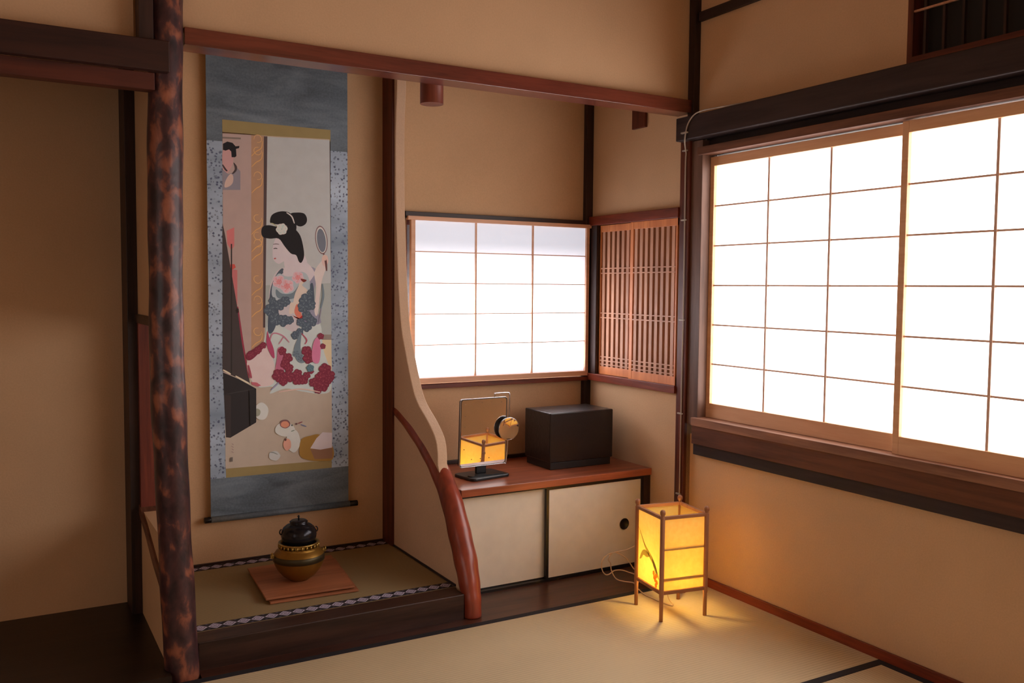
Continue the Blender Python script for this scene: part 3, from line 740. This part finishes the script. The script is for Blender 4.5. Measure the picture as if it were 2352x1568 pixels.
child(MB().box(sx0, ix0, SY, SY+.0015, .45, 1.80).box(ix1, sx1, SY, SY+.0015, .45, 1.80), 'brocade_border', BROC, t)
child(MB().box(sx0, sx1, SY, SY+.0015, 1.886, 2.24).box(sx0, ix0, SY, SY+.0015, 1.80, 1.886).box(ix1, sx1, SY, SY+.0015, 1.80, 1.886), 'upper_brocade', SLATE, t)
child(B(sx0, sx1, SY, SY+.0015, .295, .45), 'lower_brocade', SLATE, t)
GOLD = plain('gold_strip', (160, 146, 98), .6, gain=1.2, bump=.2, bscale=300)
child(B(ix0, ix1, SY-.0004, SY, 1.838, 1.886), 'gold_strip', GOLD, t)
child(B(ix0, ix1, SY-.0004, SY, .45, .487), 'gold_strip', GOLD, t)
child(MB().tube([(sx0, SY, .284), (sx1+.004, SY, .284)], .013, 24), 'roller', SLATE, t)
for a_, b_ in ((-1.832, sx0), (sx1+.004, -1.186)):
    child(MB().tube([(a_, SY, .284), (a_+.003, SY, .284), (b_-.003, SY, .284), (b_, SY, .284)], [.0105, .0125, .0125, .012], 24), 'roller_knob', BLACK, t)
child(MB().tube([(sx0-.005, SY, 2.245), (sx1+.005, SY, 2.245)], .009, 16), 'hanging_rod', BLACK, t)
child(MB().tube([(sx0+.12, SY, 2.254), (-1.515, SY+.02, 2.33), (sx1-.12, SY, 2.254)], .002, 6), 'hanging_cord', BLACK, t)

# the picture: flat painted shapes in the plane of the silk (positions measured off the scroll's face)
HS = [0.00185590005, 2.41835284e-05, -2.50352226, -0.000241724501, -0.00155898961, 2.22572613, -0.000206851445, -2.31089405e-05]
def face(px, py):
    """from a measured drawing coordinate to metres on the scroll's own plane (fixed rectification)"""
    w_ = HS[6]*px+HS[7]*py+1
    return ((HS[0]*px+HS[1]*py+HS[2])/w_, (HS[3]*px+HS[4]*py+HS[5])/w_)
pm = []; pidx = {}
PG = (2.05, 2.5, 2.9)
def pc(c, g=None):
    key = (c, g)
    if key not in pidx:
        pidx[key] = len(pm); pm.append(plain('silk_%d_%d_%d' % c, c, .8, gain=g or PG))
    return pidx[key]
pic = MB(); lay = [0]
def pol(pts, c, smooth=True, g=None, k=4):
    lay[0] += 1
    q = [face(*p) for p in pts]
    if smooth: q = smooth_poly(q, k)
    y_ = SY-.0006-lay[0]*.000004
    pic.add([(x, y_, z) for x, z in q], [tuple(range(len(q)))], pc(c, g))
def lin_(pts, w, c, g=None):
    """a brush line of width w pixels"""
    pts = [Vector((*p, 0)) for p in pts]; sp_ = spline3(pts, 5); l_ = []; r_ = []
    for i, p in enumerate(sp_):
        tt = (sp_[min(i+1, len(sp_)-1)]-sp_[max(i-1, 0)]).normalized(); nn_ = Vector((-tt.y, tt.x, 0))*w/2*(.6+.4*math.sin(PI*i/(len(sp_)-1)))
        l_.append((p+nn_)[:2]); r_.append((p-nn_)[:2])
    pol(l_+r_[::-1], c, False, g)
def blob(cx, cy, rx, ry, c, n=14, wob=.12, rot=0, g=None):
    pts = []
    for k in range(n):
        a = 2*PI*k/n; q = 1+wob*math.sin(5*a+cx)
        x, y = rx*q*math.cos(a), ry*q*math.sin(a)
        pts.append((cx+x*math.cos(rot)-y*math.sin(rot), cy+x*math.sin(rot)+y*math.cos(rot)))
    pol(pts, c, True, g, 2)
def flower(cx, cy, r, c, c2, n=5):
    for k in range(n):
        a = 2*PI*k/n+cx; blob(cx+r*.55*math.cos(a), cy+r*.55*math.sin(a), r*.58, r*.58, c, 10, .05)
        blob(cx+r*.55*math.cos(a), cy+r*.55*math.sin(a), r*.44, r*.40, tuple((3*p+q_)//4 for p, q_ in zip(c, c2)), 10, .06, a); lin_([(cx+r*.3*math.cos(a), cy+r*.3*math.sin(a)), (cx+r*.6*math.cos(a), cy+r*.6*math.sin(a)), (cx+r*.9*math.cos(a+.15), cy+r*.9*math.sin(a+.15))], max(.8, r*.10), c2)
    blob(cx, cy, r*.14, r*.14, c2, 8, .05)
TAN, PINK, GREY, GOLDB = (158, 138, 120), (152, 126, 116), (158, 152, 146), (150, 112, 86)
RED, RED2, ROSE = (104, 34, 48), (136, 60, 68), (160, 100, 110)
INK, SLT, SLT2 = (24, 22, 24), (66, 72, 80), (98, 106, 110)
SKIN, CRM, OCH = (178, 160, 160), (186, 162, 140), (136, 98, 44)
pol([(511, 306), (757, 320), (763, 1056), (518, 1076)], TAN, False)
pol([(511, 306), (578, 310), (577, 840), (513, 870)], PINK, False)
pol([(577, 310), (607, 312), (607, 800), (577, 840)], GOLDB, False)
pol([(614, 314), (757, 322), (760, 655), (610, 655)], GREY, False)
pol([(610, 655), (760, 650), (761, 770), (609, 780)], (142, 140, 132), False)
pol([(738, 768), (761, 768), (761, 780), (738, 780)], (124, 108, 96), False)
pol([(738, 780), (761, 780), (762, 850), (738, 850)], (184, 158, 124), False)
pol([(606, 313), (614, 313), (609, 752), (604, 752)], (72, 56, 54), False)
for (yy, s_) in ((345, 1), (405, -1), (540, 1), (560, -1), (640, 1), (690, -1), (760, 1), (500, 1), (320, -1)):
    a = [(592+s_*9*math.cos(k*.7), yy+s_*12*math.sin(k*.7)*(1-k*.06)) for k in range(8)]
    lin_(a, 1.8, (178, 136, 88)); lin_([(578, yy+38), (588, yy+28), (600, yy+20), (603, yy+4)], 2, (182, 136, 80))
# portrait sheet
pol([(511, 314), (553, 316), (553, 320), (511, 318)], (110, 94, 84), False)
pol([(512, 345), (533, 345), (536, 362), (534, 378), (526, 392), (520, 398), (512, 388)], (168, 124, 118))
pol([(512, 330), (522, 325), (534, 328), (541, 336), (550, 335), (549, 340), (542, 342), (543, 358), (540, 361), (532, 361), (531, 348), (526, 343), (518, 346), (512, 344)], INK, False)
pol([(511, 388), (524, 400), (536, 396), (545, 386), (552, 393), (552, 436), (511, 436)], (118, 108, 112), False)
pol([(528, 400), (535, 403), (535, 418), (528, 427), (516, 430), (518, 415)], (172, 142, 128))
lin_([(511, 378), (517, 388), (522, 393)], 4, (60, 46, 46)); pol([(536, 373), (544, 382), (543, 392), (536, 399), (533, 398), (539, 388)], (64, 50, 48))
# red print on left and lacquer stand
pol([(520, 530), (538, 522), (538, 565), (531, 575), (522, 560)], (174, 96, 92), False)
blob(534, 612, 7, 6, (176, 70, 60)); pol([(530, 618), (545, 620), (545, 700), (540, 700)], (166, 92, 90), False)
pol([(511, 512), (517, 540), (545, 705), (574, 880), (511, 852)], (58, 48, 46), False)
pol([(530, 560), (533, 560), (533, 860), (530, 858)], (40, 34, 32), False)
lin_([(546, 704), (558, 790), (572, 868)], 4, (128, 46, 58)); blob(545, 713, 3.5, 6, (40, 30, 28))
lin_([(512, 849), (530, 859)], 4, (190, 164, 138)); lin_([(541, 863), (560, 874), (572, 880)], 4, (190, 164, 138))
pol([(512, 855), (548, 870), (588, 892), (588, 970), (529, 1005), (519, 1004)], (38, 33, 33), False)
pol([(516, 906), (530, 908), (530, 1003), (519, 1003)], (50, 40, 38), False)
lin_([(520, 905), (584, 893)], 2, (52, 46, 44))
# robe
pol([(609, 770), (625, 700), (650, 690), (700, 700), (735, 740), (742, 800), (758, 850), (760, 895), (735, 904), (690, 898), (655, 892), (620, 904), (626, 888), (590, 888), (572, 860), (570, 825), (600, 800)], (168, 166, 164))
pol([(572, 860), (568, 828), (590, 812), (612, 796), (630, 835), (628, 880), (592, 886)], (192, 158, 150))
pol([(625, 640), (650, 615), (690, 625), (700, 690), (680, 760), (640, 740), (618, 700)], (172, 156, 152))
pol([(615, 760), (618, 700), (622, 660), (636, 628), (648, 616), (652, 624), (640, 640), (634, 680), (640, 720), (628, 760)], SLT)
pol([(700, 612), (726, 618), (728, 640), (718, 690), (738, 740), (700, 740), (694, 700), (712, 650)], (126, 118, 128))
pol([(690, 700), (705, 665), (718, 650), (722, 690), (718, 706), (700, 712)], SLT)
# arm, neck, face
pol([(668, 600), (700, 600), (722, 624), (716, 640), (700, 660), (690, 690), (672, 690), (660, 650), (650, 622)], SKIN)
pol([(668, 690), (676, 660), (690, 650), (700, 640), (702, 655), (686, 690), (676, 715), (664, 720)], (190, 162, 146))
pol([(722, 625), (738, 600), (748, 598), (750, 612), (738, 650), (730, 720), (722, 715), (726, 660)], (188, 164, 154))
pol([(740, 590), (750, 586), (754, 600), (748, 612), (740, 606)], (190, 150, 138))
pol([(628, 560), (640, 540), (668, 545), (690, 570), (700, 606), (672, 616), (655, 600), (640, 606), (628, 596), (626, 580)], SKIN)
pol([(655, 590), (690, 578), (706, 606), (690, 630), (658, 622)], SKIN)
lin_([(627, 561), (634, 560), (641, 561)], 1.4, (60, 50, 50)); lin_([(628, 571), (633, 570), (637, 571)], 2, (40, 34, 34)); lin_([(629, 594), (634, 593)], 3, (150, 70, 66))
# hair
pol([(620, 510), (624, 494), (640, 486), (658, 486), (672, 494), (680, 512), (679, 530), (664, 520), (646, 516), (628, 514)], INK)
pol([(667, 492), (680, 488), (698, 490), (705, 502), (702, 514), (690, 520), (678, 514)], INK)
pol([(600, 532), (604, 520), (618, 517), (634, 520), (650, 520), (668, 518), (678, 526), (690, 542), (697, 570), (698, 590), (692, 603), (686, 600), (680, 586), (668, 582), (654, 566), (640, 548), (620, 548), (604, 544)], INK)
lin_([(658, 488), (670, 497), (676, 513)], 3, (196, 192, 190)); flower(647, 526, 12, (180, 184, 174), (150, 160, 148), 6)
lin_([(636, 520), (628, 514), (622, 512)], 2, (150, 140, 100))
# hand mirror
blob(738, 551, 14, 33, (110, 84, 84), 20, 0, -.12); blob(738, 551, 12, 30, (180, 172, 172), 20, 0, -.12); blob(738, 552, 10, 27, (98, 98, 104), 20, 0, -.12)
lin_([(743, 582), (748, 600), (750, 622)], 5, (84, 52, 50)); blob(745, 592, 5, 7, (194, 150, 134))
# flowers on the robe

pol([(640, 628), (655, 634), (672, 634), (690, 624), (706, 632), (712, 660), (702, 688), (690, 692), (676, 694), (656, 694), (636, 690), (624, 676), (628, 646)], (150, 150, 148))
pol([(634, 664), (648, 674), (672, 672), (690, 650), (694, 662), (680, 682), (656, 688), (636, 682)], SLT2)
pol([(690, 640), (700, 645), (694, 655), (706, 668), (690, 690), (684, 720), (672, 716), (676, 680), (686, 655)], (190, 162, 146))
for (cx, cy, r) in ((641, 647, 12), (659, 657, 13), (684, 637, 11)):
    flower(cx, cy, r*1.15, (188, 150, 150), (190, 116, 116)); flower(cx, cy, r*.5, (188, 124, 122), (176, 80, 84), 6)

pol([(690, 640), (704, 643), (697, 648)], (104, 38, 32)); pol([(640, 690), (652, 684), (660, 684), (655, 690), (644, 694)], (136, 44, 52), False)
pol([(676, 716), (682, 698), (690, 712), (694, 736), (684, 730)], (206, 100, 80)); pol([(672, 724), (684, 732), (697, 722), (698, 735), (686, 733)], (150, 24, 26))
for (cx, cy, r) in ((620, 712, 13), (642, 700, 12), (655, 692, 11), (632, 732, 14), (650, 736, 13), (665, 735, 9), (703, 690, 15), (712, 700, 12), (696, 705, 12), (705, 726, 11), (716, 738, 11), (704, 750, 11), (690, 740, 9), (625, 690, 8), (712, 672, 7), (678, 770, 9), (688, 762, 8)):
    flower(cx, cy, r, SLT, SLT2)
pol([(682, 780), (692, 762), (690, 800), (700, 830), (684, 830), (674, 806)], SLT2); flower(680, 812, 8, SLT2, SLT); flower(690, 822, 8, SLT2, SLT)
lin_([(740, 652), (742, 680), (736, 708)], 5, SLT2); lin_([(738, 706), (732, 740)], 2.5, (120, 112, 120))
lin_([(618, 790), (626, 766), (648, 770), (664, 786)], 3, ROSE); lin_([(640, 790), (652, 772)], 2.5, ROSE); lin_([(692, 765), (704, 780), (700, 790)], 3, (150, 66, 80))
pol([(614, 760), (618, 774), (628, 800), (630, 822), (622, 815), (612, 790)], (150, 60, 84))
pol([(566, 812), (584, 800), (604, 786), (610, 790), (602, 802), (580, 824), (568, 826)], RED)
for (cx, cy, r) in ((576, 814, 8), (592, 804, 8), (604, 793, 7)): flower(cx, cy, r, RED, RED2)
lin_([(570, 838), (574, 856), (577, 868)], 5, (140, 60, 72)); blob(587, 882, 11, 4, (160, 80, 86), rot=.3)
pol([(638, 800), (650, 796), (655, 810), (652, 850), (640, 862), (632, 850), (636, 820)], (156, 84, 100))
for (cx, cy, r) in ((648, 806, 9), (660, 822, 11), (655, 836, 11), (663, 845, 10), (640, 862, 14), (662, 864, 13), (650, 876, 9), (683, 858, 10), (682, 872, 11), (697, 872, 10), (704, 862, 8), (714, 852, 6),
                    (704, 806, 11), (708, 822, 12), (746, 848, 13), (756, 862, 12), (736, 866, 12), (740, 884, 14), (720, 878, 10), (730, 894, 9), (754, 872, 9)):
    flower(cx, cy, r, RED, RED2)
pol([(722, 780), (732, 776), (736, 800), (732, 832), (718, 830), (716, 805)], (178, 100, 122)); flower(736, 772, 7, RED, RED2); flower(741, 795, 6, RED, RED2)
flower(712, 845, 8, (70, 90, 96), (96, 116, 120)); lin_([(622, 895), (634, 884), (640, 878)], 3, (130, 120, 136)); lin_([(640, 900), (690, 893), (735, 900)], 3, (190, 150, 134))
# cups and bowl on the floor of the picture
blob(600, 944, 16, 20, (176, 168, 174), 16, .02); pol([(588, 938), (597, 942), (596, 952), (588, 955)], (130, 124, 106))
pol([(572, 895), (588, 893), (588, 968), (574, 978)], (36, 32, 32), False)
blob(654, 986, 23, 16, (178, 174, 188), 16, .02); blob(673, 1012, 16, 26, (176, 168, 168), 16, .03); blob(654, 973, 12, 10, (112, 70, 68), 16, .02); blob(654, 974, 9.5, 7.5, (204, 118, 92), 12, .04)
blob(659, 1020, 9, 14, (196, 130, 110), 12, .05); blob(655, 1009, 2.5, 3, (80, 50, 48)); blob(680, 973, 2.5, 2, (90, 60, 60)); blob(670, 976, 2, 2, (80, 80, 70)); lin_([(684, 972), (694, 968)], 2.5, (120, 60, 60)); lin_([(690, 974), (703, 979)], 2.5, (100, 100, 120))
lin_([(668, 990), (676, 987)], 2, (100, 110, 96)); blob(630, 1046, 13, 11, (166, 158, 150), 14, .04); lin_([(620, 1038), (628, 1039), (637, 1043)], 2, (112, 112, 104))
pol([(763, 1024), (735, 998), (712, 1000), (692, 1008), (687, 1030), (690, 1048), (708, 1056), (735, 1058), (763, 1054)], OCH)
pol([(763, 1028), (712, 1031), (722, 1054), (763, 1052)], (120, 84, 62), False)
pol([(762, 993), (740, 992), (726, 1006), (712, 1029), (735, 1032), (762, 1027)], (178, 160, 172), False)
for (a_, b_) in ((1018, 1040),): 
    for k in range(4): lin_([(532-k % 2, 1018+k*6), (536, 1021+k*6)], 1.5, (132, 104, 98))
pol([(528, 1050), (534, 1049), (534, 1059), (528, 1060)], (92, 80, 72), False)
child(pic, 'painting', pm, t)
